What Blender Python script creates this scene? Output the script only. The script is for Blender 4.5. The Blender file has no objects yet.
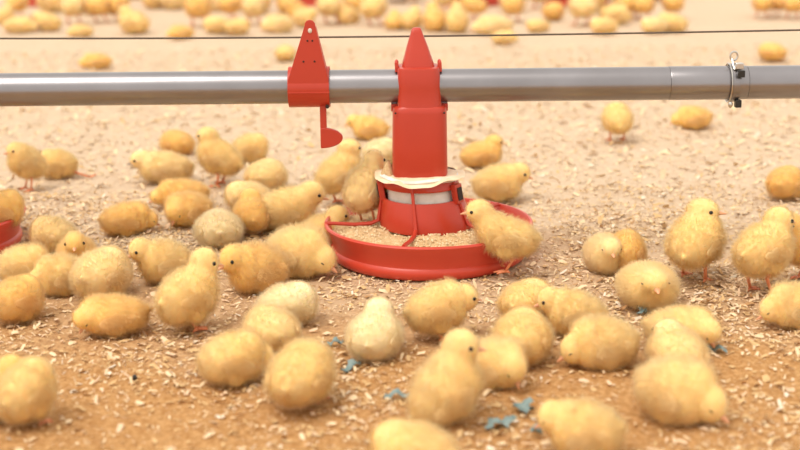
import bpy, math, random
import numpy as np
from mathutils import Vector, Matrix

random.seed(7)
rng = np.random.default_rng(11)
S = bpy.context.scene
C = S.collection

# ------------------------------------------------------------------ camera
FPX = 1330.0
PITCH = math.radians(14.5)
ROLL = math.radians(0.57)
_F = Vector((0, math.cos(PITCH), -math.sin(PITCH)))
_R0 = Vector((1, 0, 0)); _U0 = Vector((0, math.sin(PITCH), math.cos(PITCH)))
_R = _R0 * math.cos(ROLL) - _U0 * math.sin(ROLL)
_U = _U0 * math.cos(ROLL) + _R0 * math.sin(ROLL)
DEPTH = 2.03
CAM = -(_F * DEPTH + _R * (28.5 / FPX * DEPTH) - _U * (29.0 / FPX * DEPTH))
cam = bpy.data.cameras.new('camera')
cam.sensor_width = 36; cam.lens = FPX / 800 * 36
cam.clip_start = .05; cam.clip_end = 100
cam.dof.use_dof = True; cam.dof.focus_distance = 1.88; cam.dof.aperture_fstop = 3.8
co = bpy.data.objects.new('camera', cam); C.objects.link(co)
M = Matrix((_R, _U, -_F)).transposed().to_4x4(); M.translation = CAM
co.matrix_world = M
S.camera = co

# ------------------------------------------------------------------ world, light, exposure
w = bpy.data.worlds.new('world'); S.world = w; w.use_nodes = True
bg = w.node_tree.nodes['Background']
bg.inputs[0].default_value = (1.0, .93, .84, 1); bg.inputs[1].default_value = .97
sun = bpy.data.lights.new('sun', 'SUN'); sun.energy = 1.85; sun.angle = math.radians(35); sun.color = (1, .93, .83)
so = bpy.data.objects.new('sun', sun); C.objects.link(so)
so.rotation_euler = (math.radians(16), math.radians(-22), 0)
vs = S.view_settings
vs.view_transform = 'Standard'; vs.look = 'None'; vs.gamma = 1; vs.use_curve_mapping = False
vs.exposure = 0.33

NR = np.array(_R); NU = np.array(_U); NF = np.array(_F); NC = np.array(CAM)
def project(P):
    d = P - NC
    z = d @ NF
    return np.stack([400 + FPX * (d @ NR) / z, 225 - FPX * (d @ NU) / z], 1)
def ground(px, py, z=0.0):
    d = NF + NR * ((px - 400) / FPX) - NU * ((py - 225) / FPX)
    t = (z - NC[2]) / d[2]
    p = NC + d * t
    return float(p[0]), float(p[1])

# ------------------------------------------------------------------ materials
def mat(name, col, rough=.6, metal=0.0, var=0.0, scale=30, col2=None, bump=0.0, bscale=200, trans=0.0, objvar=0.0, sheen=0.0, sss=0.0, spec=None):
    m = bpy.data.materials.new(name); m.use_nodes = True
    nt = m.node_tree; N = nt.nodes; L = nt.links
    b = N['Principled BSDF']
    b.inputs['Base Color'].default_value = (*col, 1)
    b.inputs['Roughness'].default_value = rough; b.inputs['Metallic'].default_value = metal
    if spec is not None: b.inputs['Specular IOR Level'].default_value = spec
    if sss:
        b.inputs['Subsurface Weight'].default_value = sss
        b.inputs['Subsurface Radius'].default_value = (1, .6, .25)
        b.inputs['Subsurface Scale'].default_value = .012
    if sheen:
        b.inputs['Sheen Weight'].default_value = sheen; b.inputs['Sheen Roughness'].default_value = .45
        b.inputs['Sheen Tint'].default_value = (1, .94, .82, 1)
    cur = None
    if col2 is not None:
        tc = N.new('ShaderNodeTexCoord'); n = N.new('ShaderNodeTexNoise')
        n.inputs['Scale'].default_value = scale; n.inputs['Detail'].default_value = 4
        r = N.new('ShaderNodeMapRange'); r.inputs[1].default_value = .35; r.inputs[2].default_value = .65
        mx = N.new('ShaderNodeMix'); mx.data_type = 'RGBA'
        mx.inputs[6].default_value = (*col, 1); mx.inputs[7].default_value = (*col2, 1)
        L.new(tc.outputs['Object'], n.inputs['Vector']); L.new(n.outputs['Fac'], r.inputs[0])
        L.new(r.outputs[0], mx.inputs[0]); L.new(mx.outputs[2], b.inputs['Base Color']); cur = mx.outputs[2]
    if objvar:
        oi = N.new('ShaderNodeObjectInfo'); hsv = N.new('ShaderNodeHueSaturation')
        mr = N.new('ShaderNodeMapRange'); mr.inputs[3].default_value = 1 - objvar; mr.inputs[4].default_value = 1 + objvar
        L.new(oi.outputs['Random'], mr.inputs[0]); L.new(mr.outputs[0], hsv.inputs['Value'])
        if cur: L.new(cur, hsv.inputs['Color'])
        else: hsv.inputs['Color'].default_value = (*col, 1)
        L.new(hsv.outputs[0], b.inputs['Base Color']); cur = hsv.outputs[0]
    if bump:
        tc = N.new('ShaderNodeTexCoord'); n = N.new('ShaderNodeTexNoise')
        n.inputs['Scale'].default_value = bscale; n.inputs['Detail'].default_value = 3
        bp = N.new('ShaderNodeBump'); bp.inputs['Strength'].default_value = bump; bp.inputs['Distance'].default_value = .002
        L.new(tc.outputs['Object'], n.inputs['Vector']); L.new(n.outputs['Fac'], bp.inputs['Height'])
        L.new(bp.outputs[0], b.inputs['Normal'])
    if trans:
        t = N.new('ShaderNodeBsdfTranslucent'); ms = N.new('ShaderNodeMixShader')
        ms.inputs[0].default_value = trans
        t.inputs[0].default_value = (*col, 1)
        if cur: L.new(cur, t.inputs[0])
        out = N['Material Output']
        L.new(b.outputs[0], ms.inputs[1]); L.new(t.outputs[0], ms.inputs[2]); L.new(ms.outputs[0], out.inputs[0])
    return m

def down(n, c, k): return mat(n + '_down', c, .9, col2=k, scale=25, trans=.48, spec=.1, sheen=.4)
def skin(n, c): return mat(n + '_body', c, .9, spec=.1, sss=.4, sheen=.2)
DOWN = {'yellow': down('yellow', (.98, .775, .40), (.98, .82, .50)), 'golden': down('golden', (.97, .71, .32), (.98, .76, .40)),
        'pale': down('pale', (.99, .81, .47), (.99, .83, .54)), 'white': down('white', (.99, .87, .61), (.99, .86, .58))}
SKIN = {'yellow': skin('yellow', (.95, .69, .31)), 'golden': skin('golden', (.94, .63, .23)), 'pale': skin('pale', (.97, .74, .38)), 'white': skin('white', (.98, .81, .53))}
M_eye = mat('eye_black', (.012, .008, .006), .12)
M_beak = mat('beak_horn', (.72, .36, .20), .45)
M_beak_grey = mat('beak_grey', (.30, .24, .22), .45)
M_leg = mat('leg_orange', (.80, .30, .14), .55, col2=(.70, .24, .12), scale=120)
M_red = mat('red_plastic', (.49, .043, .020), .36, col2=(.465, .040, .018), scale=9, bump=.05, bscale=60, sss=.0)
M_pan = mat('red_pan_plastic', (.60, .062, .033), .34, col2=(.57, .056, .030), scale=9, bump=.05, bscale=60)
M_redd = mat('red_plastic_dusty', (.51, .052, .028), .5, col2=(.52, .046, .024), scale=14)
M_hole = mat('dark_hole', (.03, .015, .012), .8)
M_white = mat('white_plastic', (.80, .77, .72), .4, col2=(.62, .57, .50), scale=40)
M_cream = mat('cream_sheet', (.86, .72, .52), .6, col2=(.80, .60, .38), scale=60)
M_pipe = mat('galvanised_pipe', (.32, .31, .33), .30, metal=.85, col2=(.28, .27, .285), scale=12)
M_steel = mat('steel_fitting', (.60, .58, .55), .3, metal=1)
M_black = mat('black_bolt', (.015, .014, .013), .4)
M_wire = mat('dark_wire', (.12, .085, .06), .5, metal=.3)
M_feed = mat('feed_crumb', (.56, .36, .17), .9, col2=(.72, .51, .28), scale=260, bump=.8, bscale=500)
M_feedl = mat('feed_crumb_light', (.78, .60, .37), .9)
M_scrap = mat('blue_grey_paper', (.17, .25, .25), .8, col2=(.26, .33, .32), scale=90)

# ------------------------------------------------------------------ helpers
def mesh_np(name, V, Fc, mats, midx=None, smooth=True):
    me = bpy.data.meshes.new(name)
    V = np.asarray(V, dtype=np.float32)
    if isinstance(Fc, np.ndarray):
        k = Fc.shape[1]; nf = len(Fc)
        me.vertices.add(len(V)); me.vertices.foreach_set('co', V.ravel())
        me.loops.add(nf * k); me.loops.foreach_set('vertex_index', Fc.astype(np.int32).ravel())
        me.polygons.add(nf); me.polygons.foreach_set('loop_start', np.arange(nf, dtype=np.int32) * k)
        me.polygons.foreach_set('loop_total', np.full(nf, k, dtype=np.int32))
        me.update(calc_edges=True)
    else:
        me.from_pydata([tuple(map(float, v)) for v in V], [], Fc); me.update()
    for m in (mats if isinstance(mats, (list, tuple)) else [mats]): me.materials.append(m)
    if midx is not None: me.polygons.foreach_set('material_index', np.asarray(midx, dtype=np.int32))
    me.polygons.foreach_set('use_smooth', [smooth] * len(me.polygons))
    return me
def obj(name, me, parent=None):
    o = bpy.data.objects.new(name, me); C.objects.link(o)
    if parent: o.parent = parent
    return o
def tag(o, label, cat, group=None, kind=None):
    if label: o['label'] = label
    if cat: o['category'] = cat
    if group: o['group'] = group
    if kind: o['kind'] = kind
    return o
def thing(name, label, cat, loc=(0, 0, 0), rz=0, group=None):
    o = obj(name, None); o.location = loc; o.rotation_euler = (0, 0, rz)
    return tag(o, label, cat, group)
class MB:
    def __init__(s): s.V = []; s.F = []
    def add(s, V, F):
        n = len(s.V); s.V += [tuple(v) for v in V]; s.F += [tuple(i + n for i in f) for f in F]
        return s
    def lathe(s, prof, seg=64, c=(0, 0, 0), wob=None):
        V = []; F = []; n = len(prof)
        for i in range(seg):
            a = 2 * math.pi * i / seg; ca, sa = math.cos(a), math.sin(a)
            for j, (r, z) in enumerate(prof):
                dz = wob(a, r) if wob else 0
                V.append((c[0] + r * ca, c[1] + r * sa, c[2] + z + dz))
        for i in range(seg):
            k = (i + 1) % seg
            for j in range(n - 1):
                F.append((i * n + j, k * n + j, k * n + j + 1, i * n + j + 1))
        return s.add(V, F)
    def tube(s, pts, rad, seg=10, cap=True):
        pts = [Vector(p) for p in pts]
        if not isinstance(rad, (list, tuple)): rad = [rad] * len(pts)
        V = []; F = []; prev = None
        for i, p in enumerate(pts):
            d = (pts[min(i + 1, len(pts) - 1)] - pts[max(i - 1, 0)]).normalized()
            if prev is None:
                u = d.cross(Vector((0, 0, 1)));
                if u.length < 1e-3: u = d.cross(Vector((0, 1, 0)))
            else: u = prev - d * prev.dot(d)
            u.normalize(); prev = u; v = d.cross(u)
            for k in range(seg):
                a = 2 * math.pi * k / seg
                V.append(p + (u * math.cos(a) + v * math.sin(a)) * rad[i])
        for i in range(len(pts) - 1):
            for k in range(seg):
                k2 = (k + 1) % seg
                F.append((i * seg + k, i * seg + k2, (i + 1) * seg + k2, (i + 1) * seg + k))
        if cap:
            F.append(tuple(range(seg))[::-1]); F.append(tuple((len(pts) - 1) * seg + k for k in range(seg)))
        return s.add(V, F)
    def loft(s, rings, cap=True):   # rings: equal-length lists of points
        V = [p for r in rings for p in r]; n = len(rings[0]); F = []
        for i in range(len(rings) - 1):
            for k in range(n):
                k2 = (k + 1) % n
                F.append((i * n + k, i * n + k2, (i + 1) * n + k2, (i + 1) * n + k))
        if cap:
            F.append(tuple(range(n))[::-1]); F.append(tuple((len(rings) - 1) * n + k for k in range(n)))
        return s.add(V, F)
    def box(s, c, h, rot=None):
        V = [Vector((x * h[0], y * h[1], z * h[2])) for z in (-1, 1) for y in (-1, 1) for x in (-1, 1)]
        if rot: V = [rot @ v for v in V]
        V = [v + Vector(c) for v in V]
        return s.add(V, [(0, 2, 3, 1), (4, 5, 7, 6), (0, 1, 5, 4), (2, 6, 7, 3), (0, 4, 6, 2), (1, 3, 7, 5)])
    def ball(s, c, r, seg=12, rings=8, R=None):
        if not isinstance(r, (tuple, list)): r = (r, r, r)
        V = [(0, 0, -1)]; F = []
        for i in range(1, rings):
            t = math.pi * i / rings
            for k in range(seg):
                a = 2 * math.pi * k / seg
                V.append((math.sin(t) * math.cos(a), math.sin(t) * math.sin(a), -math.cos(t)))
        V.append((0, 0, 1))
        for k in range(seg):
            k2 = (k + 1) % seg
            F.append((0, 1 + k2, 1 + k)); L = len(V) - 1; b = 1 + (rings - 2) * seg
            F.append((L, b + k, b + k2))
            for i in range(rings - 2):
                a0 = 1 + i * seg
                F.append((a0 + k, a0 + k2, a0 + seg + k2, a0 + seg + k))
        out = []
        for v in V:
            q = Vector((v[0] * r[0], v[1] * r[1], v[2] * r[2]))
            if R: q = R @ q
            out.append(q + Vector(c))
        return s.add(out, F)
    def mesh(s, name, m, smooth=True): return mesh_np(name, s.V, s.F, m, smooth=smooth)
    def build(s, name, m, parent=None, smooth=True, bevel=0, seg=2):
        o = obj(name, s.mesh(name, m, smooth), parent)
        if smooth:
            for e in (): pass
            o.data.set_sharp_from_angle(angle=math.radians(38))
        if bevel:
            b = o.modifiers.new('bevel', 'BEVEL'); b.width = bevel; b.segments = seg; b.limit_method = 'ANGLE'
            b.angle_limit = math.radians(38)
        return o

# smooth value noise on the ground, shared by the ground, the shavings and the feed
_g = rng.random((256, 256))
def vnoise(x, y, s):
    x = np.asarray(x) * s + 1000; y = np.asarray(y) * s + 1000
    xi = np.floor(x).astype(int); yi = np.floor(y).astype(int); fx = x - xi; fy = y - yi
    fx = fx * fx * (3 - 2 * fx); fy = fy * fy * (3 - 2 * fy)
    g = lambda a, b: _g[a % 256, b % 256]
    return (g(xi, yi) * (1 - fx) + g(xi + 1, yi) * fx) * (1 - fy) + (g(xi, yi + 1) * (1 - fx) + g(xi + 1, yi + 1) * fx) * fy
def gz(x, y):
    h = (vnoise(x, y, 9) - .5) * .007 + (vnoise(x, y, 31) - .5) * .005 + (vnoise(x, y, 83) - .5) * .0035
    return h - .002

# ------------------------------------------------------------------ floor
def ground_mat():
    m = bpy.data.materials.new('litter'); m.use_nodes = True
    nt = m.node_tree; N = nt.nodes; L = nt.links; b = N['Principled BSDF']
    b.inputs['Roughness'].default_value = .95; b.inputs['Specular IOR Level'].default_value = .1
    tc = N.new('ShaderNodeTexCoord')
    def noise(s, d=4, rough=.6):
        n = N.new('ShaderNodeTexNoise'); n.inputs['Scale'].default_value = s; n.inputs['Detail'].default_value = d
        n.inputs['Roughness'].default_value = rough
        L.new(tc.outputs['Object'], n.inputs['Vector']); return n.outputs['Fac']
    def rng_(v, a, b_, c=0, d=1):
        r = N.new('ShaderNodeMapRange'); L.new(v, r.inputs[0])
        for i, q in enumerate((a, b_, c, d)): r.inputs[i + 1].default_value = q
        return r.outputs[0]
    def mix(f, a, c):
        x = N.new('ShaderNodeMix'); x.data_type = 'RGBA'; L.new(f, x.inputs[0])
        for i, q in ((6, a), (7, c)):
            if isinstance(q, tuple): x.inputs[i].default_value = (*q, 1)
            else: L.new(q, x.inputs[i])
        return x.outputs[2]
    # trodden brown litter in the feeding area, cleaner far shavings with haze painted in
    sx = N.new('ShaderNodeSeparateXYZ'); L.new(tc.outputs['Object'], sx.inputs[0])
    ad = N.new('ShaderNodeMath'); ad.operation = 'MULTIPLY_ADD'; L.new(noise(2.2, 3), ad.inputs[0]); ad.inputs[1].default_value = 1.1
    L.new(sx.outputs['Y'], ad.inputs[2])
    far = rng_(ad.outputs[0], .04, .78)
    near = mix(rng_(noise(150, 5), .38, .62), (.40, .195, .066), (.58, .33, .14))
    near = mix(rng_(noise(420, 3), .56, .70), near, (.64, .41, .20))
    clean_hazed = mix(rng_(noise(95, 5), .35, .65), (.59, .445, .31), (.66, .52, .38))
    clean_hazed = mix(rng_(noise(14, 4), .56, .74), clean_hazed, (.58, .43, .29))
    c = mix(far, near, clean_hazed)
    L.new(c, b.inputs['Base Color'])
    bp = N.new('ShaderNodeBump'); bp.inputs['Strength'].default_value = .7; bp.inputs['Distance'].default_value = .004
    L.new(noise(260, 5, .7), bp.inputs['Height']); L.new(bp.outputs[0], b.inputs['Normal'])
    return m
xs = np.concatenate([np.linspace(-14, -1.6, 24), np.arange(-1.59, 1.6, .0125), np.linspace(1.62, 14, 24)])
ys = np.concatenate([np.linspace(-3, -1.3, 8), np.arange(-1.28, 2.0, .0125), np.arange(2.02, 6, .06), np.linspace(6.2, 26, 30)])
X, Y = np.meshgrid(xs, ys)
Z = gz(X, Y)
V = np.stack([X.ravel(), Y.ravel(), Z.ravel()], 1)
nx = len(xs); i = np.arange(len(ys) - 1)[:, None] * nx + np.arange(nx - 1)[None]
i = i.ravel()
Fq = np.stack([i, i + 1, i + 1 + nx, i + nx], 1)
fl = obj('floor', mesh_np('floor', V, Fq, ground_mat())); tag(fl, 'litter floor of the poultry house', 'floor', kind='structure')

# shavings: tens of thousands of curled flakes
def flakes(name, n, yr, size, label, dens, mats, probs):
    y = rng.uniform(yr[0], yr[1], n * 3)
    half = .34 * (y + 2.05) + .12
    x = rng.uniform(-1, 1, n * 3) * half
    keep = rng.random(n * 3) < dens(x, y); x = x[keep][:n]; y = y[keep][:n]; n = len(x)
    z = gz(x, y)
    ln = rng.gamma(3, size / 3, n).clip(size * .4, size * 2.8); wd = ln * rng.uniform(.22, .6, n)
    a = rng.uniform(0, math.pi, n)
    tl = rng.normal(0, .28, n); rl = rng.normal(0, .35, n); cv = rng.uniform(-.25, .35, n) * ln
    ux = np.stack([np.cos(a) * np.cos(tl), np.sin(a) * np.cos(tl), np.sin(tl)], 1)
    vx = np.stack([-np.sin(a) * np.cos(rl), np.cos(a) * np.cos(rl), np.sin(rl)], 1)
    c = np.stack([x, y, z + .0012 + np.abs(tl) * ln * .3 + rng.random(n) * .0015], 1)
    P = []
    for s, k in ((-.5, 0), (0, 1), (.5, 0)):
        q = c + ux * (s * ln)[:, None]; q[:, 2] += k * cv * .5
        t = wd * (.5 if s else .6)
        j = rng.uniform(.6, 1, n)
        P += [q - vx * (t * j)[:, None] * .9, q + vx * (t * j)[:, None] * .9]
    V = np.stack(P, 1).reshape(-1, 3)
    b = np.arange(n)[:, None] * 6
    F = np.concatenate([b + np.array([0, 1, 3, 2]), b + np.array([2, 3, 5, 4])], 0)
    mi = rng.choice(len(mats), n, p=probs); mi = np.concatenate([mi, mi])
    o = obj(name, mesh_np(name, V, F, mats, mi, smooth=False))
    tag(o, label, 'shavings', kind='stuff'); return o
FM = [mat('shaving_cream', (.78, .60, .38), .85), mat('shaving_tan', (.63, .42, .20), .85),
      mat('shaving_pinkish', (.72, .52, .34), .85), mat('shaving_brown', (.44, .24, .10), .85), mat('shaving_white', (.78, .69, .55), .8)]
def d_near(x, y):
    t = np.clip((y + .88) / .75, 0, 1)
    return (.10 + .90 * t) * np.clip(vnoise(x, y, 6) * 1.5 - .1, .2, 1)
flakes('wood_shavings', 52000, (-1.25, .45), .0054, 'curled cream and tan wood shavings littering the near floor', d_near, FM, [.36, .34, .20, .06, .04])
flakes('wood_shavings', 26000, (.45, 2.6), .0085, 'pale blurred wood shavings over the paler floor behind the pipe', lambda x, y: .75 + 0 * x, FM, [.50, .12, .34, .00, .04])
flakes('sawdust', 34000, (-1.25, .45), .0026, 'fine brown sawdust crumbs between the near shavings', lambda x, y: .8 + 0 * x, FM, [.16, .38, .10, .32, .04])

# ------------------------------------------------------------------ feeder
LEAN = math.tan(math.radians(2.6))
def lean(mb, z0=.05):
    mb.V = [(v[0] - .0125 * min(1, max(0, v[2] - .035) / .085) - .04 * max(0, v[2] - .25), v[1], v[2]) for v in mb.V]; return mb
def sq(hw, hd, z, n=40, e=5.0, cx=0):
    out = []
    for k in range(n):
        a = 2 * math.pi * (k + .5) / n; c, s = math.cos(a), math.sin(a)
        r = (abs(c) ** e + abs(s) ** e) ** (-1 / e)
        out.append((cx + hw * c * r, hd * s * r, z))
    return out
def make_feeder(label):
    t = thing('pan_feeder', label, 'feeder', (0, 0, 0), 0, 'red pan feeders')
    pan = [(.0, .003), (.128, .003), (.142, .0), (.147, .003), (.1495, .009), (.1485, .015), (.1455, .018), (.1455, .022), (.148, .030), (.152, .040),
           (.157, .048), (.158, .051), (.1565, .0535), (.1535, .0535), (.1515, .050), (.148, .040), (.140, .020), (.130, .010), (.0, .008)]
    MB().lathe(pan, 96).build('pan', M_pan, t)
    # hood: lower bell, inner white drum, upper ring, posts and spokes
    lean(MB().lathe([(.0675, .047), (.0705, .047), (.071, .051), (.0665, .070), (.0620, .089), (.0605, .092), (.0575, .092), (.0585, .088), (.065, .060), (.0675, .047)], 72)).build('hood', M_red, t)
    lean(MB().lathe([(.052, .060), (.0535, .086), (.0505, .112), (.046, .122)], 64)).build('drum', M_white, t)
    lean(MB().lathe([(.0530, .108), (.0570, .108), (.0580, .110), (.0560, .120), (.0535, .124), (.045, .125), (.045, .121), (.0505, .118), (.0530, .108)], 72)).build('ring', M_red, t)
    for k in range(5):
        a = math.radians(256.5 + 72 * k)
        ca, sa = math.cos(a), math.sin(a)
        m = MB(); P = []
        prof = [(.0570, .120), (.0590, .108), (.0625, .090), (.0725, .056), (.085, .051), (.110, .050), (.140, .0525), (.1535, .0530)]
        P = [(r * ca, r * sa, z) for r, z in prof]
        m.tube(P, [.0028, .0026, .0026, .0030, .0030, .0030, .0030, .0030], 8)
        lean(m).build('spoke', M_red, t)
        if k in (1, 4):
            R = Matrix.Rotation(a, 3, 'Z')
            m = MB()
            m.box(R @ Vector((.0610, 0, .102)), (.0045, .0095, .0145), R)
            lean(m).build('latch', M_red, t, bevel=.0012)
            lean(MB().box(R @ Vector((.0660, 0, .102)), (.0008, .0062, .0095), R)).build('latch_hole', M_hole, t)
    # cream sheet collar with a wavy edge
    def wob(a, r): return (.0030 * math.sin(2 * a + 2.2) + .0022 * math.sin(5 * a) + .001 * math.sin(11 * a)) * (r / .067) ** 3
    prof = [(.030, .1285), (.045, .1275), (.056, .1258), (.062, .1240), (.0675, .1232), (.0680, .1224), (.0620, .1228), (.056, .1248), (.030, .127)]
    lean(MB().lathe(prof, 90, wob=wob)).build('collar', M_cream, t)
    lean(MB().lathe([(.0490, .1200), (.0585, .1205), (.0610, .1245), (.0560, .1275)], 80, wob=lambda a, r: .0015 * math.sin(4 * a))).build('collar_edge', M_white, t)
    # drop tube
    m = MB(); m.loft([sq(.0400, .036, .127), sq(.0413, .0375, .131), sq(.0408, .037, .170), sq(.0400, .0365, .222), sq(.0390, .0355, .229), sq(.035, .033, .232)])
    lean(m).build('drop_tube', M_red, t)
    m = MB(); m.box((0, 0, .2275), (.0420, .010, .0055)); lean(m).build('tube_flange', M_redd, t, bevel=.001)
    for sx in (-1, 1):
        lean(MB().ball((sx * .0355, -.0350, .2235), .0016, 8, 6)).build('rivet', M_hole, t)
    m = MB(); m.loft([sq(.0335, .0345, .228), sq(.0325, .034, .2305), sq(.0315, .0335, .258), sq(.0312, .0335, .285), sq(.0305, .0325, .2875), sq(.027, .028, .2885)])
    lean(m).build('saddle_block', M_red, t)
    m = MB(); m.loft([sq(.0240, .024, .2875), sq(.0228, .023, .293), sq(.0155, .015, .317), sq(.0085, .008, .337), sq(.0070, .0065, .3420), sq(.0045, .004, .3440)])
    lean(m).build('cap', M_red, t)
    for sx in (-1, 1):
        m = MB(); m.box((sx * .0315, -.006, .288), (.0028, .010, .0070)); m.ball((sx * .0315, -.006, .2945), (.0028, .010, .004), 10, 6)
        lean(m).build('ear', M_redd, t, bevel=.0008)
    return t
def feed_heap(x, y, lab):
    n = 46; V = []; F = []
    ang = np.linspace(0, 2 * math.pi, 97)[:-1]; rs = np.linspace(.001, .1475, n)
    A, Rr = np.meshgrid(ang, rs, indexing='ij'); px = Rr * np.cos(A); py = Rr * np.sin(A)
    z = .040 + .007 * np.clip(1 - np.abs(Rr - .085) / .06, 0, 1) + (vnoise(px + x, py, 60) - .5) * .008 + (vnoise(px + x, py, 180) - .5) * .005
    z -= np.clip((Rr - .135) / .012, 0, 1) * .004
    V = np.stack([px.ravel(), py.ravel(), z.ravel()], 1); F = []
    for a in range(96):
        b = (a + 1) % 96
        for r in range(n - 1): F.append((a * n + r, b * n + r, b * n + r + 1, a * n + r + 1)[::-1])
    nc = 2600; a = rng.uniform(0, 6.283, nc); r = np.sqrt(rng.random(nc)) * .143
    cx = r * np.cos(a); cy = r * np.sin(a); cz = .043 + .007 * np.clip(1 - np.abs(r - .085) / .06, 0, 1) + (vnoise(cx + x, cy, 60) - .5) * .008
    base = len(V); s = rng.uniform(.0008, .0022, nc)
    tet = np.array([(1, 0, -.4), (-.6, .8, -.4), (-.6, -.8, -.4), (0, 0, .8)])
    rot = rng.uniform(0, 6.28, nc)
    T = np.stack([np.stack([cx + s * (t[0] * np.cos(rot) - t[1] * np.sin(rot)), cy + s * (t[0] * np.sin(rot) + t[1] * np.cos(rot)), cz + s * t[2]], 1) for t in tet], 1).reshape(-1, 3)
    V = np.concatenate([V, T]); mi = [0] * len(F)
    for k in range(nc):
        b = base + 4 * k; F += [(b, b + 1, b + 3), (b + 1, b + 2, b + 3), (b + 2, b, b + 3)]; mi += [1 if k % 2 else 0] * 3
    o = obj('feed', mesh_np('feed', V, F, [M_feed, M_feedl], mi)); o.location = (x, y, 0)
    tag(o, lab, 'feed', kind='stuff'); return o
feeder = make_feeder('red pan feeder hanging from the grey pipe, with pointed cap and tall drop tube')
feed_heap(0, 0, 'tan crumbled feed filling the pan of the central red feeder')
def copy_tree(o, parent=None):
    c = o.copy(); C.objects.link(c)
    if parent: c.parent = parent
    for ch in list(o.children): copy_tree(ch, c)
    return c
lf = copy_tree(feeder); gx, gy = ground(-75, 247); lf.location = (gx, gy, 0); lf['label'] = 'red pan feeder cut off by the left edge, beside huddled chicks'
feed_heap(gx, gy, 'tan feed in the pan of the feeder at the left edge')
for px, lab in ((48, 'blurred far feeder pan nearest the left side, behind the wire'), (182, 'blurred far red feeder pan second from the left'),
                (320, 'blurred far red feeder pan above the bracket, third from the left'), (472, 'blurred far red feeder pan right of the pointed cap, fourth from the left'),
                (576, 'blurred far red feeder pan farthest right, in the crowd of chicks')):
    f = copy_tree(feeder); gx, gy = ground(px, 4); f.location = (gx, gy, 0); f['label'] = lab; f.rotation_euler.z = random.uniform(0, 6)
    f['group'] = 'far red pan feeders'

# ------------------------------------------------------------------ pipe, wire, bracket, clamp
PZ = .2585
t = thing('feed_pipe', 'long grey galvanised feed pipe running level above the litter', 'pipe', (0, 0, PZ))
MB().tube([(-2.2, 0, 0), (.355, 0, 0)], .0245, 48).build('pipe_section', M_pipe, t)
MB().tube([(.3555, 0, 0), (.357, 0, 0), (.468, 0, 0), (.4695, 0, 0)], [.0245, .0249, .0249, .0245], 48).build('coupling_sleeve', M_pipe, t)
MB().tube([(.47, 0, 0), (2.2, 0, 0)], .0245, 48).build('pipe_section', M_pipe, t)
wire = MB().tube([(x, .034, .3275 + .0008 * math.sin(x * 2.2) + .0090 * min(1, x * x)) for x in np.linspace(-2.4, 2.4, 60)], .0014, 8).build('wire', M_wire)
tag(wire, 'thin dark wire stretched above the feed pipe', 'wire')
# red hanger bracket
cx = -.1745
b = thing('pipe_bracket', 'red triangular hanger bracket clipped over the pipe, with lever below', 'bracket', (cx, 0, PZ))
bt, bb = .0080, .0295
zt = .101
def plate(y0, y1, ztop, shrink=0):
    prof = [(-bb, .0), (bb, .0), (bb, .014)]
    for k in range(7):
        a = math.radians(-10 + 200 * k / 6); prof.append((.0045 + bt * math.cos(a), ztop - bt + bt * math.sin(a)))
    prof.append((-bb, .014))
    return [[(x, y, z) for x, z in prof] for y in (y1, y0)]
MB().loft(plate(-.0285, -.0255, zt)).build('plate', M_red, b, bevel=.0006)
m = MB()   # side flanges of the triangle
for x0, x1, x2, x3 in ((bb - .003, bb, .0105, .0125), (-bb, -bb + .003, -.0038, -.0018)):
    m.loft([[(x0, -.0255, .01), (x1, -.0255, .01), (x1, .012, .01), (x0, .012, .01)], [(x2, -.0255, zt - .01), (x3, -.0255, zt - .01), (x3, -.012, zt - .01), (x2, -.012, zt - .01)]])
m.build('side_flange', M_redd, b)
m = MB(); rings = []
for x in (-.0305, .0300):
    ring = [(x, .0300 * math.cos(a), .0300 * math.sin(a)) for a in np.radians(np.linspace(30, 300, 28))]
    ring += [(x, .0265 * math.cos(a), .0265 * math.sin(a)) for a in np.radians(np.linspace(300, 30, 28))]
    rings.append(ring)
m.loft(rings); m.build('saddle', M_red, b)
MB().box((0, -.0292, -.004), (.0305, .0012, .0010)).build('seam', M_redd, b)
MB().ball((.0045, -.0290, zt - .0155), (.0030, .0012, .0036), 14, 8).build('hook_hole', M_white, b)
for x, z in ((.0005, zt - .030), (.0075, zt - .030), (-.006, zt - .060), (.010, zt - .060)):
    MB().ball((x, -.0288, z), (.0015, .0008, .0015), 10, 6).build('hole', M_hole, b)
lever = MB().box((.0198, -.012, -.057), (.0048, .003, .031)).build('lever', M_red, b, bevel=.001)
prof = [(.0150, -.059)] + [(.0155 + .0325 * math.cos(a), -.0745 + .0155 * math.sin(a)) for a in np.radians(np.linspace(88, -88, 18))] + [(.0150, -.090)]
MB().loft([[(x, y, z) for x, z in prof] for y in (-.008, -.016)]).build('paddle', M_red, lever, bevel=.0015)
MB().ball((.0265, -.020, -.0265), .0030, 10, 6).build('pivot', M_hole, b)
# clamp
cx = .4505
cl = thing('pipe_clamp', 'steel clamp ring with black bolts around the pipe joint', 'clamp', (cx, 0, PZ))
m = MB(); rings = []
for a in np.radians(np.linspace(0, 360, 49)):
    y, z = math.cos(a), math.sin(a)
    rings.append([(-.0052, .0262 * y, .0262 * z), (.0052, .0262 * y, .0262 * z), (.0052, .0282 * y, .0282 * z), (-.0052, .0282 * y, .0282 * z)])
m.loft(rings, cap=False).build('band', M_pipe, cl)
MB().tube([(-.007, .0285 * math.cos(a), .0285 * math.sin(a)) for a in np.radians(np.linspace(0, 360, 40))], .0012, 6).build('wire_loop', M_steel, cl)
MB().tube([(-.002 + .0054 * math.cos(a), -.008, .0405 + .0062 * math.sin(a)) for a in np.radians(np.linspace(0, 360, 24))], .0016, 8).build('eyelet', M_steel, cl)
MB().tube([(-.0045, -.008, .036), (-.0045, -.014, .030), (-.003, -.020, .022)], .0016, 8).build('eyelet_stem', M_steel, cl)
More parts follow.
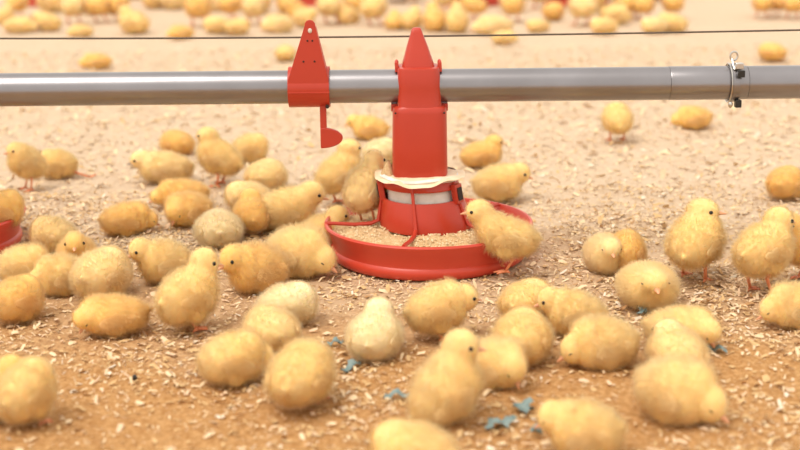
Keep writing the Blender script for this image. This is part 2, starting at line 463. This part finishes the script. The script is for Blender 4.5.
MB().box((.0035, -.018, .0270), (.0058, .006, .0045)).build('clamp_lug', M_steel, cl, bevel=.001)
MB().box((.0045, -.0290, .0170), (.0052, .0028, .0050)).build('bolt', M_black, cl, bevel=.0008)
MB().box((.0050, -.0170, -.0285), (.0045, .005, .0055)).build('bolt', M_black, cl, bevel=.0008)
MB().ball((-.0060, -.018, -.030), (.0035, .003, .005), 10, 6).build('wing_nut', M_steel, cl)

# ------------------------------------------------------------------ chicks
DG = bpy.context.evaluated_depsgraph_get
def remesh(mb, voxel, it):
    me = mb.mesh('tmp', M_eye); o = obj('tmp', me)
    r = o.modifiers.new('r', 'REMESH'); r.mode = 'VOXEL'; r.voxel_size = voxel
    s = o.modifiers.new('s', 'SMOOTH'); s.factor = .5; s.iterations = it
    dg = DG(); dg.update(); e = o.evaluated_get(dg)
    out = bpy.data.meshes.new_from_object(e)
    bpy.data.objects.remove(o); bpy.data.meshes.remove(me)
    return out
def spikes(me, n, length, width, flow, skip=None, head=None, mats=None, seed=0):
    r = np.random.default_rng(seed)
    me.calc_loop_triangles(); nt = len(me.loop_triangles)
    tri = np.empty(nt * 3, np.int32); me.loop_triangles.foreach_get('vertices', tri); tri = tri.reshape(-1, 3)
    co_ = np.empty(len(me.vertices) * 3, np.float32); me.vertices.foreach_get('co', co_); co_ = co_.reshape(-1, 3).astype(float)
    no = np.empty(len(me.vertices) * 3, np.float32); me.vertices.foreach_get('normal', no); no = no.reshape(-1, 3).astype(float)
    A, B, Cc = co_[tri[:, 0]], co_[tri[:, 1]], co_[tri[:, 2]]
    ar = np.linalg.norm(np.cross(B - A, Cc - A), axis=1); idx = r.choice(nt, n, p=ar / ar.sum())
    u = r.random(n); v = r.random(n); f = u + v > 1; u[f] = 1 - u[f]; v[f] = 1 - v[f]
    P = A[idx] + (B - A)[idx] * u[:, None] + (Cc - A)[idx] * v[:, None]
    Nn = no[tri[idx, 0]] * (1 - u - v)[:, None] + no[tri[idx, 1]] * u[:, None] + no[tri[idx, 2]] * v[:, None]
    Nn /= np.linalg.norm(Nn, axis=1)[:, None]
    keep = P[:, 2] > .0015
    if skip is not None:
        for c, rad in skip: keep &= np.linalg.norm(P - c, axis=1) > rad
    P = P[keep]; Nn = Nn[keep]; n = len(P)
    fl_ = flow(P); T = fl_ - Nn * (fl_ * Nn).sum(1)[:, None]
    T /= np.linalg.norm(T, axis=1)[:, None] + 1e-6
    clump = r.normal(0, .35, (n, 3))
    D = Nn * .95 + T * .60 + clump; D /= np.linalg.norm(D, axis=1)[:, None]
    L = length * r.uniform(.55, 1.25, n)
    if head is not None:
        d = np.linalg.norm(P - head, axis=1); L *= np.clip(.55 + (d - .022) / .03, .55, 1)
    W = np.cross(D, Nn); W /= np.linalg.norm(W, axis=1)[:, None] + 1e-6
    wd = width * r.uniform(.7, 1.3, n)
    base = P - Nn * .0008
    Vv = np.stack([base - W * wd[:, None] * .5, base + W * wd[:, None] * .5, base + D * L[:, None]], 1)
    fn = np.cross(Vv[:, 1] - Vv[:, 0], Vv[:, 2] - Vv[:, 0]); flip = (fn * Nn).sum(1) < 0
    Vv[flip] = Vv[flip][:, [1, 0, 2]]
    V = Vv.reshape(-1, 3); F = np.arange(n * 3).reshape(-1, 3)
    m2 = mesh_np('down', V, F, mats)
    nn = np.repeat(Nn, 3, 0)
    m2.normals_split_custom_set_from_vertices(nn.astype(np.float32))
    return m2
def ell(mb, c, r, R=None, off=Vector((0, 0, 0))):
    mb.ball(c, r, 20, 12, R)
POSE = {   # zb, body pitch, head (x,y,z), head yaw, head pitch (up +), legs
 'lean':    (.064, 8, (.046, 0, .110), 0, -5, True),
 'face':    (.037, 2, (.036, 0, .058), 0, -12, False),
 'stand':   (.070, 8, (.036, 0, .111), 0, -5, True),
 'alert':   (.072, 26, (.026, 0, .122), 0, 0, True),
 'crouch':  (.049, 8, (.036, 0, .084), 0, -8, True),
 'sit':     (.036, 6, (.034, 0, .070), 0, -8, False),
 'siton':   (.036, 4, (.044, 0, .058), 0, -18, False),
 'rest':    (.033, -2, (.045, 0, .028), 0, -28, False),
 'tuckl':   (.035, 0, (.038, .016, .040), 25, -60, False),
 'tuckr':   (.035, 0, (.038, -.016, .040), -25, -60, False),
 'peck':    (.055, -22, (.062, 0, .030), 0, -55, True),
 'round':   (.036, 0, (.026, 0, .052), 0, -45, False),
 'upsit':   (.044, 44, (.022, 0, .098), 0, -6, False),
}
def make_chick(pose, hyaw=None, dy=0, seed=0, detail=1.0, leg=None, hz=0, hx=0, fat=1.0, back_leg=False):
    zb, pitch, hp, hy0, hpit, legs = POSE[pose]
    if leg is not None: legs = leg
    yaw = math.radians(hy0 if hyaw is None else hyaw)
    pr = math.radians(pitch)
    Rb = Matrix.Rotation(-pr, 3, 'Y')
    c0 = Vector((0, 0, zb))
    def B(x, y, z): return c0 + Rb @ Vector((x, y, z))
    mb = MB(); flat = not legs
    wy = (1.10 if flat else 1.0) * fat
    ell(mb, B(-.002, 0, 0), (.041, .0365 * wy, .0365 * fat), Rb)
    ell(mb, B(.018, 0, -.002), (.029, .032 * wy, .033 * fat), Rb)
    ell(mb, B(-.026, 0, -.001), (.027, .030 * wy, .030), Rb)
    ell(mb, B(-.045, 0, .006), (.012, .012, .010), Rb)
    ell(mb, B(-.053, 0, .010), (.007, .006, .005), Rb)
    for s in (-1, 1): ell(mb, B(-.004, s * .019, -.018), (.019, .014, .018))
    head = Vector((hp[0] + hx, hp[1] + dy, hp[2] + hz))
    n0 = B(.021, 0, .008)
    for k in range(5):
        q = k / 4; p = n0.lerp(head, q * .92); r = .0305 * (1 - q) + .0200 * q
        r *= 1 - .07 * math.sin(q * math.pi)
        mb.ball(p, r, 18, 10)
    Rh = Matrix.Rotation(yaw, 3, 'Z') @ Matrix.Rotation(-math.radians(hpit), 3, 'Y')
    mb.ball(head, (.0232, .0216, .0216), 20, 12, Rh)
    mb.ball(head + Rh @ Vector((.010, 0, -.0035)), (.0130, .0125, .0115), 16, 10, Rh)
    vox = .0030 if detail > .5 else .0045
    body = remesh(mb, vox, 9 if detail > .5 else 4)
    body.name = 'body'
    eyes = [head + Rh @ Vector((.0105, s * .0186, .0030)) for s in (-1, 1)]
    bk = head + Rh @ Vector((.0212, 0, -.0030))
    hN = np.array(head)
    bdir = np.array(Rb @ Vector((-1, 0, -.25)))
    hdir = np.array(Rh @ Vector((-1, 0, -.1)))
    def flow(P):
        d = np.linalg.norm(P - hN, axis=1); q = np.clip((d - .018) / .03, 0, 1)[:, None]
        return bdir[None] * q + hdir[None] * (1 - q)
    skip = [(np.array(e), .0042) for e in eyes] + [(np.array(bk), .0055)]
    n = int(12000 * detail)
    wdt = .00065 if detail > .5 else .0022
    res = {'body': body, 'down': spikes(body, n, .0125, wdt, flow, skip, hN, [DOWN['yellow']], seed)}
    body.materials.clear(); body.materials.append(SKIN['yellow'])
    # wings
    res['wing'] = []
    for s in (-1, 1):
        Rw = Rb @ Matrix.Rotation(math.radians(s * 6), 3, 'Z') @ Matrix.Rotation(math.radians(14), 3, 'Y')
        wm = MB(); wc = B(-.006, s * .0322 * wy, .000)
        wm.ball(wc, (.026, .0040, .0135), 22, 12, Rw)
        wm.ball(wc + Rw @ Vector((-.020, 0, -.001)), (.015, .0030, .008), 16, 10, Rw)
        wme = wm.mesh('wing', DOWN['yellow'])
        sp = spikes(wme, int(1100 * detail), .0075, wdt, lambda P: np.repeat(bdir[None], len(P), 0), None, None, [DOWN['yellow']], seed + 5 + s)
        # join feather spikes onto the wing blade
        nv = len(wme.vertices)
        V2 = [tuple(v.co) for v in wme.vertices] + [tuple(v.co) for v in sp.vertices]
        F2 = [tuple(p.vertices) for p in wme.polygons] + [tuple(i + nv for i in p.vertices) for p in sp.polygons]
        nrm = [tuple(v.normal) for v in wme.vertices]
        side = np.array(Rw @ Vector((0, s, .25)))
        res['wing'].append(mesh_np('wing', V2, F2, [DOWN['yellow']]))
        bpy.data.meshes.remove(wme); bpy.data.meshes.remove(sp)
    em = MB(); res['eye'] = []
    shut = pose in ('face', 'rest', 'round', 'tuckl', 'tuckr')
    for e in eyes: res['eye'].append((MB().ball(e, (.0034, .0016, .0007), 12, 8, Rh) if shut else MB().ball(e, .0031, 12, 8)).mesh('eye', M_eye))
    f_ = Rh @ Vector((1, 0, 0)); u_ = Rh @ Vector((0, 0, 1)); s_ = Rh @ Vector((0, 1, 0))
    bm_ = MB()
    def rg(x, hw, top, bot):
        c = head + Rh @ Vector((x, 0, -.0030)); out = []
        for k in range(10):
            a = 2 * math.pi * k / 10
            out.append(c + s_ * hw * math.cos(a) + u_ * ((top if math.sin(a) > 0 else bot) * math.sin(a)))
        return out
    bm_.loft([rg(.0192, .0048, .0042, .0034), rg(.0237, .0042, .0037, .0031), rg(.0282, .0028, .0023, .0023), rg(.0322, .0013, .0004, .0018), rg(.0332, .0005, -.0004, .0012)])
    res['beak'] = bm_.mesh('beak', M_beak)
    res['leg'] = []
    if legs:
        for s in (-1, 1):
            hip = B(-.006, s * .016, -.022); off = random.uniform(-.008, .010)
            knee = Vector((hip.x - .010 + off * .3, s * .0175, max(.020, hip.z * .62))); ank = Vector((.003 + off, s * .018, .0045))
            m = MB(); m.tube([hip, knee, (knee + ank) / 2, ank], [.0052, .0030, .0024, .0027], 8)
            for a, l in ((-32, .017), (0, .021), (32, .017), (180, .008)):
                a = math.radians(a); d = Vector((math.cos(a), math.sin(a), 0))
                m.tube([ank, ank + d * l * .5 + Vector((0, 0, -.0008)), ank + d * l + Vector((0, 0, -.0030))], [.0030, .0025, .0012], 6)
            res['leg'].append(m.mesh('leg', M_leg))
    if back_leg:
        m = MB(); p0 = B(-.035, 0, -.012); p1 = Vector((-.066, .004, .014)); p2 = Vector((-.094, .0, .006))
        m.tube([p0, p1, p2], [.005, .003, .0026], 8)
        for a in (140, 180, 220):
            a = math.radians(a); m.tube([p2, p2 + Vector((math.cos(a) * .02, math.sin(a) * .02, .004))], [.0024, .0010], 6)
        res['leg'].append(m.mesh('leg', M_leg))
    return res
def verts(me):
    a = np.empty(len(me.vertices) * 3, np.float32); me.vertices.foreach_get('co', a); return a.reshape(-1, 3).astype(float)
def fit(P, bbox, hd, smin=.72, smax=1.35, z0=0.0):
    x0, y0, x1, y1 = bbox
    c, s_ = math.cos(hd), math.sin(hd)
    Q = np.stack([P[:, 0] * c - P[:, 1] * s_, P[:, 0] * s_ + P[:, 1] * c, P[:, 2]], 1)
    m_ = .04 * (x1 - x0) + .8; x0 += m_; x1 -= m_; y0 += m_; y1 -= .5
    px, py, s, a = (x0 + x1) / 2, y1 - 6, 1.0, 1.0
    for _ in range(10):
        gx, gy = ground(px, py, z0)
        sv = np.array([s / math.sqrt(a), s / math.sqrt(a), s * math.sqrt(a)])
        q = project(Q * sv + np.array([gx, gy, z0]))
        a0, b0 = np.quantile(q[:, 0], .004), np.quantile(q[:, 1], .004); a1, b1 = np.quantile(q[:, 0], .996), q[:, 1].max()
        kw, kh = (x1 - x0) / (a1 - a0), (y1 - y0) / (b1 - b0)
        s = min(smax, max(smin, s * math.sqrt(kw * kh)))
        a = min(1.12, max(.80, a * kh / kw))
        px += (x0 + x1) / 2 - (a0 + a1) / 2; py += y1 - b1
    return gx, gy, sv, kw, kh
def assemble(res, bbox, heading, tone, label, group, grey=False, z0=0.0, zoff=0.0, srange=(.72, 1.35)):
    hd = math.radians(heading)
    P = np.concatenate([verts(res['body'])] + [verts(m) for m in res['leg']])
    gx, gy, s, kw, kh = fit(P, bbox, hd, srange[0], srange[1], z0)
    t = thing('chick', label, 'chick', (gx, gy, z0 + zoff), hd, group); t.scale = tuple(s)
    for k in ('body', 'down', 'wing', 'eye', 'beak', 'leg'):
        v = res[k]
        for me in (v if isinstance(v, list) else [v]):
            o = obj(k, me, t)
            o.material_slots[0].link = 'OBJECT'
            o.material_slots[0].material = {'body': SKIN[tone], 'down': DOWN[tone], 'wing': DOWN[tone], 'eye': M_eye,
                'beak': M_beak_grey if grey else M_beak, 'leg': M_leg}[k]
    if abs(math.log(kw)) > .12 or abs(math.log(kh)) > .12: print('FIT', label[:50], 'w %.2f h %.2f s %.2f' % (kw, kh, s[0]))
    return t, s

G = 'yellow chicks around the central feeder'
CH = [
 # bbox, heading, pose, tone, kwargs, label
 ((9,145,44,193), 212, 'alert', 'yellow', dict(hz=-.022), 'standing chick farthest left behind, facing left on thin legs'),
 ((46,152,86,180), 172, 'round', 'yellow', dict(back_leg=True), 'chick lying with one orange leg stretched out to the right'),
 ((157,136,197,156), 120, 'rest', 'golden', {}, 'golden chick lying flat behind the one with the grey beak'),
 ((125,149,198,184), 180, 'siton', 'pale', dict(grey=True), 'pale chick facing left with black eye and grey beak, behind left'),
 ((195,125,244,188), 155, 'alert', 'yellow', {}, 'chick stretching its neck straight up, on orange feet, left of centre'),
 ((236,138,264,163), 20, 'round', 'yellow', {}, 'small chick behind the neck-stretching one, to its right'),
 ((242,160,290,191), 80, 'round', 'pale', {}, 'pale chick sitting with its back turned, behind the staring chick near the feeder'),
 ((146,178,212,209), 185, 'rest', 'golden', {}, 'golden chick lying flat with its beak down, below the grey-beaked one'),
 ((163,191,213,227), 215, 'tuckl', 'golden', {}, 'golden chick sitting with its head tucked, in front of the flat lying one'),
 ((101,204,157,237), 25, 'rest', 'golden', {}, 'chick lying alone on shavings with head to the right, left of the tucked one'),
 ((224,184,272,212), 150, 'round', 'pale', {}, 'pale round chick behind the row left of the staring chick'),
 ((193,208,244,247), 100, 'round', 'white', {}, 'whitish round chick seen from behind, left of the huddle by the feeder'),
 ((236,196,268,236), 100, 'crouch', 'golden', {}, 'darker golden chick squeezed behind the shoulder of the staring chick'),
 ((250,178,328,233), 12, 'siton', 'yellow', dict(hz=.006), 'large chick facing right with a dark staring eye, beside the feeder'),
 ((314,137,364,207), 42, 'alert', 'yellow', {}, 'upright chick leaning toward the feeder just below the red paddle'),
 ((344,112,391,141), 175, 'siton', 'golden', {}, 'orange-gold chick behind the pipe facing left, under the pipe by the drop tube'),
 ((362,136,400,166), 60, 'round', 'white', {}, 'whitish chick behind the feeder, left of the drop tube'),
 ((462,137,502,168), 25, 'sit', 'golden', {}, 'golden chick behind the feeder at the right of the drop tube'),
 ((470,160,533,202), -3, 'siton', 'yellow', {}, 'chick behind the pan facing right, with black eye'),
 ((461,195,539,272), 170, 'lean', 'yellow', dict(fat=.92), 'bright chick leaning over the right side of the pan, facing left'),
 ((294,203,351,252), 25, 'sit', 'yellow', {}, 'chick pressed against the left side of the pan rim'),
 ((267,223,338,278), -28, 'rest', 'yellow', {}, 'chick with rounded back and head lowered right, touching the left of the pan'),
 ((220,236,285,293), 215, 'siton', 'golden', {}, 'golden chick facing left in the middle of the left huddle'),
 ((130,228,191,284), 200, 'siton', 'yellow', dict(hz=.004), 'chick facing left with a sleepy dark eye, left of the tall one'),
 ((155,244,221,333), 50, 'crouch', 'yellow', dict(hz=.006, hyaw=-25), 'tall chick standing with its back turned and red feet, front of the left huddle'),
 ((28,214,78,254), 150, 'round', 'pale', {}, 'pale chick sitting just right of the pan at the left edge'),
 ((58,233,96,276), 280, 'sit', 'golden', {}, 'golden chick facing forward in the middle of the far left huddle'),
 ((0,250,54,287), 10, 'rest', 'yellow', {}, 'chick lying in the far left huddle below the red pan'),
 ((36,268,80,297), 200, 'rest', 'yellow', {}, 'small chick lying low in front of the far left huddle'),
 ((70,244,133,299), 70, 'round', 'pale', {}, 'large pale chick with its back turned in the far left huddle'),
 ((-8,275,43,322), 60, 'round', 'golden', {}, 'golden chick at the left edge in front of the huddle'),
 ((68,293,154,337), 190, 'tuckl', 'golden', {}, 'golden chick lying stretched with head folded left, alone front left'),
 ((255,279,319,328), 40, 'round', 'white', {}, 'round chick with whitish back sitting below the left huddle'),
 ((234,316,308,352), 110, 'rest', 'pale', {}, 'pale chick mostly hidden behind the pair in the front left'),
 ((196,328,278,387), 30, 'rest', 'yellow', {}, 'chick lying at the left of the front left pair'),
 ((267,338,335,405), 75, 'crouch', 'yellow', dict(hz=-.03, hx=-.01), 'chick at the right of the front left pair, back turned, orange foot behind'),
 ((346,295,403,361), 80, 'sit', 'white', {}, 'whitish fluffy chick seen from behind with raised head, below the pan'),
 ((402,278,481,342), 18, 'crouch', 'yellow', dict(hz=-.022, hx=.010), 'chick standing in front of the pan, head turned right'),
 ((407,326,484,428), 28, 'upsit', 'yellow', dict(hyaw=-25), 'upright chick in the foreground showing its dark eye, facing right'),
 ((467,332,522,391), -25, 'tuckr', 'yellow', {}, 'chick curled down behind the upright foreground chick'),
 ((492,305,553,364), 80, 'round', 'yellow', {}, 'round chick with its back turned, right of the curled one'),
 ((506,290,548,322), 60, 'round', 'yellow', {}, 'chick mostly hidden behind the round one right of centre'),
 ((540,289,603,338), 172, 'siton', 'yellow', {}, 'chick facing left behind the big sleeping one'),
 ((559,311,638,372), 187, 'rest', 'yellow', {}, 'big sleeping chick with its head tucked left, right of centre'),
 ((583,233,628,273), 275, 'face', 'pale', {}, 'chick resting with its face toward us, right of the feeder'),
 ((610,237,641,272), 70, 'round', 'golden', {}, 'chick lying half hidden behind the one facing us'),
 ((616,262,679,309), 272, 'face', 'yellow', {}, 'pale chick sitting face forward with closed eyes, below the standing one'),
 ((666,196,725,284), 60, 'alert', 'yellow', dict(hyaw=-70, hz=-.006), 'standing chick with back turned and head looking right, red legs apart'),
 ((732,204,796,297), 42, 'stand', 'yellow', dict(hyaw=-20, hz=-.002), 'tall chick at the right facing right with its back to us'),
 ((780,208,830,286), 200, 'stand', 'golden', {}, 'golden chick cut off by the right edge beside the tall one'),
 ((766,164,806,199), 60, 'round', 'golden', {}, 'golden chick lying behind at the right edge'),
 ((762,282,824,330), 180, 'rest', 'yellow', {}, 'chick lying at the right edge below the tall one'),
 ((601,101,634,142), 90, 'alert', 'yellow', dict(hz=-.03), 'small blurred chick standing alone under the pipe, back turned'),
 ((673,109,710,130), 175, 'rest', 'golden', {}, 'blurred chick lying flat alone under the pipe, right'),
 ((640,304,725,352), -10, 'tuckr', 'yellow', {}, 'chick with its head folded right, at the back of the right front huddle'),
 ((648,321,706,378), 95, 'siton', 'pale', {}, 'pale chick in the middle of the right front huddle, back turned'),
 ((636,352,729,425), -38, 'rest', 'yellow', {}, 'large chick lying in front of the right huddle with its head down right'),
 ((538,393,623,462), 165, 'rest', 'yellow', dict(hz=.020), 'foreground chick with head at the left, cut by the bottom edge'),
 ((364,420,463,480), 150, 'round', 'yellow', {}, 'back of a chick cut off by the bottom edge, centre'),
 ((0,343,53,427), 70, 'crouch', 'yellow', dict(hz=-.02, hx=-.005), 'large chick with its back turned in the front left corner'),
 ((-36,338,14,425), 20, 'sit', 'golden', {}, 'chick at the left edge beside the large one, mostly out of view'),
 ((-16,196,14,229), 30, 'round', 'golden', dict(z0=.038), 'chick peeping from behind the left pan'),
 ((81,58,109,70), 180, 'rest', 'golden', {}, 'small far chick lying alone between pipe and wire, left'),
 ((274,44,297,61), 90, 'round', 'yellow', {}, 'small far chick sitting just left of the red bracket'),
 ((756,42,789,61), 120, 'round', 'golden', {}, 'small far chick lying near the pipe clamp'),
]
for i, (bb_, hd, pose, tone, kw, lab) in enumerate(CH):
    kw = dict(kw); z0 = kw.pop('z0', 0.0); grey = kw.pop('grey', False)
    det = 1.0 if bb_[3] > 150 else .6
    res = make_chick(pose, seed=i * 7, detail=det, **kw)
    t, s = assemble(res, bb_, hd, tone, lab, G, grey, z0=z0)
    if pose == 'lean': t.location.y -= .045; t.location.z += .009   # stands outside the rim, on a low bank of litter
# chick standing in the pan on the feed
res = make_chick('alert', seed=900, hz=-.006, fat=1.1)
assemble(res, (343, 148, 390, 227), 55, 'pale', 'pale chick standing inside the pan on the feed, back turned', G, z0=.040)

# far crowd
BG = [
 ((3,18,38,34),0,'rest','yellow'),((33,12,60,32),160,'siton','yellow'),((66,28,94,38),180,'rest','yellow'),((119,6,148,34),150,'sit','yellow'),
 ((87,-12,111,23),80,'stand','golden'),((62,-12,83,24),100,'stand','pale'),((106,-12,128,22),60,'stand','golden'),((167,26,193,40),190,'rest','golden'),
 ((186,-16,209,27),95,'stand','golden'),((204,17,231,34),170,'round','yellow'),((225,19,249,35),20,'round','yellow'),((220,-10,243,20),45,'stand','golden'),
 ((244,-12,263,25),90,'stand','pale'),((261,15,293,34),185,'rest','pale'),((286,0,310,23),200,'sit','golden'),((318,-12,343,24),80,'stand','pale'),
 ((346,-12,364,20),120,'stand','golden'),((361,-8,386,26),70,'stand','yellow'),((386,11,403,30),90,'sit','golden'),((401,7,421,30),60,'sit','yellow'),
 ((424,3,445,32),100,'sit','golden'),((446,3,467,33),85,'sit','yellow'),((462,-8,486,21),150,'stand','golden'),((470,17,514,36),175,'rest','pale'),
 ((494,33,516,45),10,'rest','yellow'),((504,-12,522,22),80,'stand','golden'),((527,20,549,33),190,'round','yellow'),((544,3,563,20),60,'round','golden'),
 ((569,-8,596,26),100,'stand','pale'),((591,18,617,35),160,'round','yellow'),((600,5,631,26),20,'rest','yellow'),((617,-10,640,19),90,'stand','golden'),
 ((634,-10,653,20),70,'stand','golden'),((641,18,669,34),180,'round','pale'),((659,13,687,33),150,'siton','yellow'),((664,-14,682,19),90,'stand','golden'),
 ((754,-12,771,18),90,'stand','golden'),((768,-12,786,17),110,'stand','golden'),((784,-12,803,19),80,'stand','golden'),((6,-10,27,18),70,'stand','golden'),
 ((-4,4,12,25),60,'sit','yellow'),((294,8,316,27),340,'siton','yellow'),((338,2,358,25),200,'sit','yellow'),
]
_pans = [ground(px, 4) for px in (48, 182, 320, 472, 576)]; _used = []
k = 0
while len(BG) < 43 + 56 and k < 4000:
    k += 1
    x = random.uniform(0, 655); wv = random.uniform(19, 26); yb = random.uniform(-8, 15)
    p = ground(x + wv / 2, yb - 1)
    if any(math.hypot(p[0] - q[0], p[1] - q[1]) < .17 for q in _pans) or any(math.hypot(p[0] - q[0], p[1] - q[1]) < .08 for q in _used): continue
    _used.append(p)
    BG.append(((x, yb - 27, x + wv, yb), random.choice([60, 90, 120, 200, 340]), random.choice(['stand', 'sit', 'round']), random.choice(['golden', 'yellow', 'pale'])))
PROTO = {}
ORD = ['first', 'second', 'third', 'fourth', 'fifth', 'sixth', 'seventh', 'eighth', 'ninth', 'tenth', 'eleventh', 'twelfth', 'thirteenth', 'fourteenth', 'fifteenth', 'sixteenth', 'seventeenth', 'eighteenth', 'nineteenth', 'twentieth']
front = sorted(range(43), key=lambda i: BG[i][0][0])
WORDS = {'stand': 'standing', 'sit': 'crouching', 'round': 'curled', 'rest': 'lying', 'siton': 'sitting'}
cnt = {}
lab_of = {}
for i in front:
    k = (BG[i][2], BG[i][3]); cnt[k] = cnt.get(k, 0) + 1
for_k = {}
for i in front:
    k = (BG[i][2], BG[i][3]); for_k[k] = for_k.get(k, 0) + 1
    lab_of[i] = 'blurred %s chick %s in the far crowd, %s such from the left' % (BG[i][3], WORDS[BG[i][2]], ORD[for_k[k] - 1])
for i, (bb_, hd, pose, tone) in enumerate(BG):
    bb_ = (bb_[0] - 2.5, bb_[1] - 2.5, bb_[2] + 2.5, bb_[3])
    if pose not in PROTO: PROTO[pose] = make_chick(pose, seed=500 + i, detail=.16)
    if i < 43: lab = lab_of[i]; g = 'front of the far crowd of chicks'
    else: lab = 'blurred %s %s chick half hidden behind the far crowd, %s such from left' % (tone, WORDS[pose], ORD[sum(1 for j in range(43, len(BG)) if BG[j][2:] == (pose, tone) and BG[j][0][0] <= bb_[0] + 2.5) - 1]); g = 'rear of the far crowd of chicks'
    assemble(PROTO[pose], bb_, hd, tone, lab, g, srange=(.7, 1.6))

# ------------------------------------------------------------------ small things
def scrap(px, py, ln, wd, ang, lab, seed):
    r = random.Random(seed); x, y = ground(px, py); n = 9; V = []; F = []
    for i in range(n):
        q = i / (n - 1) - .5
        w_ = wd * (.35 + .65 * math.cos(q * 2.6)) * r.uniform(.5, 1.25)
        cx_, cy_ = q * ln, r.uniform(-.2, .2) * wd
        for s in (-1, 0, 1):
            V.append((cx_ + r.uniform(-.002, .002), cy_ + s * w_ * .5, .0045 + .0035 * math.sin(q * 9 + seed) + (.003 if s == 0 else 0) + r.uniform(0, .002)))
    for i in range(n - 1):
        for s in range(2): F.append((i * 3 + s, i * 3 + s + 1, i * 3 + 4 + s, i * 3 + 3 + s))
    V = V + [(v[0], v[1], v[2] - .0006) for v in V]; k = len(V) // 2
    F = F + [tuple(i + k for i in f[::-1]) for f in F]
    o = obj('paper_scrap', mesh_np('paper_scrap', V, F, M_scrap)); o.location = (x, y, 0); o.rotation_euler.z = math.radians(ang)
    tag(o, lab, 'scrap', 'blue-grey paper scraps')
scrap(351, 370, .040, .012, 62, 'narrow blue-grey scrap right of the front left pair of chicks', 1)
scrap(397, 399, .026, .011, 5, 'small blue-grey scrap touching the upright foreground chick on its left', 2)
scrap(499, 427, .034, .018, 25, 'crumpled blue-grey scrap near the bottom, left one of a torn pair', 3)
scrap(524, 411, .026, .018, 70, 'blue-grey scrap near the bottom, upper right one of a torn pair', 4)
scrap(536, 435, .014, .012, 80, 'tiny blue-grey scrap beside the bottom-edge chick with head left', 5)
scrap(716, 353, .026, .013, -20, 'blue-grey scrap at the right of the right front huddle', 6)
scrap(641, 313, .022, .014, 100, 'blue-grey scrap between the face-forward chick and the right huddle', 7)
scrap(336, 346, .018, .010, 10, 'faint blue-grey scrap left of the whitish chick below the pan', 8)
x, y = ground(135, 381)
o = MB().ball((0, 0, .004), (.0030, .0030, .0042), 12, 8).build('dropping', M_black); o.location = (x, y, 0)
tag(o, 'tiny black pellet alone on the litter at front left', 'pellet')
# feed spilled on the collar at the left of the drop tube
m = MB(); m.lathe([(.016, -.002), (.014, .004), (.009, .011), (.004, .019), (.0, .022)], 20, wob=lambda a, r: .0012 * math.sin(5 * a + r * 900))
o = m.build('feed', M_feed); o.location = (-.0600, -.004, .1255); o.scale = (.75, 1.1, 1)
tag(o, 'small tan heap of feed at the left foot of the drop tube', 'feed', kind='stuff')
# pale tray seen at the top edge between the far feeders
x, y = ground(397, 2)
t = thing('feed_tray', 'white shallow tray at the top edge among the far chicks', 'tray', (x, y, 0), 0)
m = MB(); m.loft([sq(.040, .05, .012), sq(.044, .055, .034), sq(.041, .052, .034), sq(.037, .046, .014)]); m.build('tray_body', M_white, t)
m = MB(); m.loft([sq(.040, .05, .0), sq(.042, .052, .013)]); m.build('base', mat('brown_base', (.30, .17, .10), .7), t)
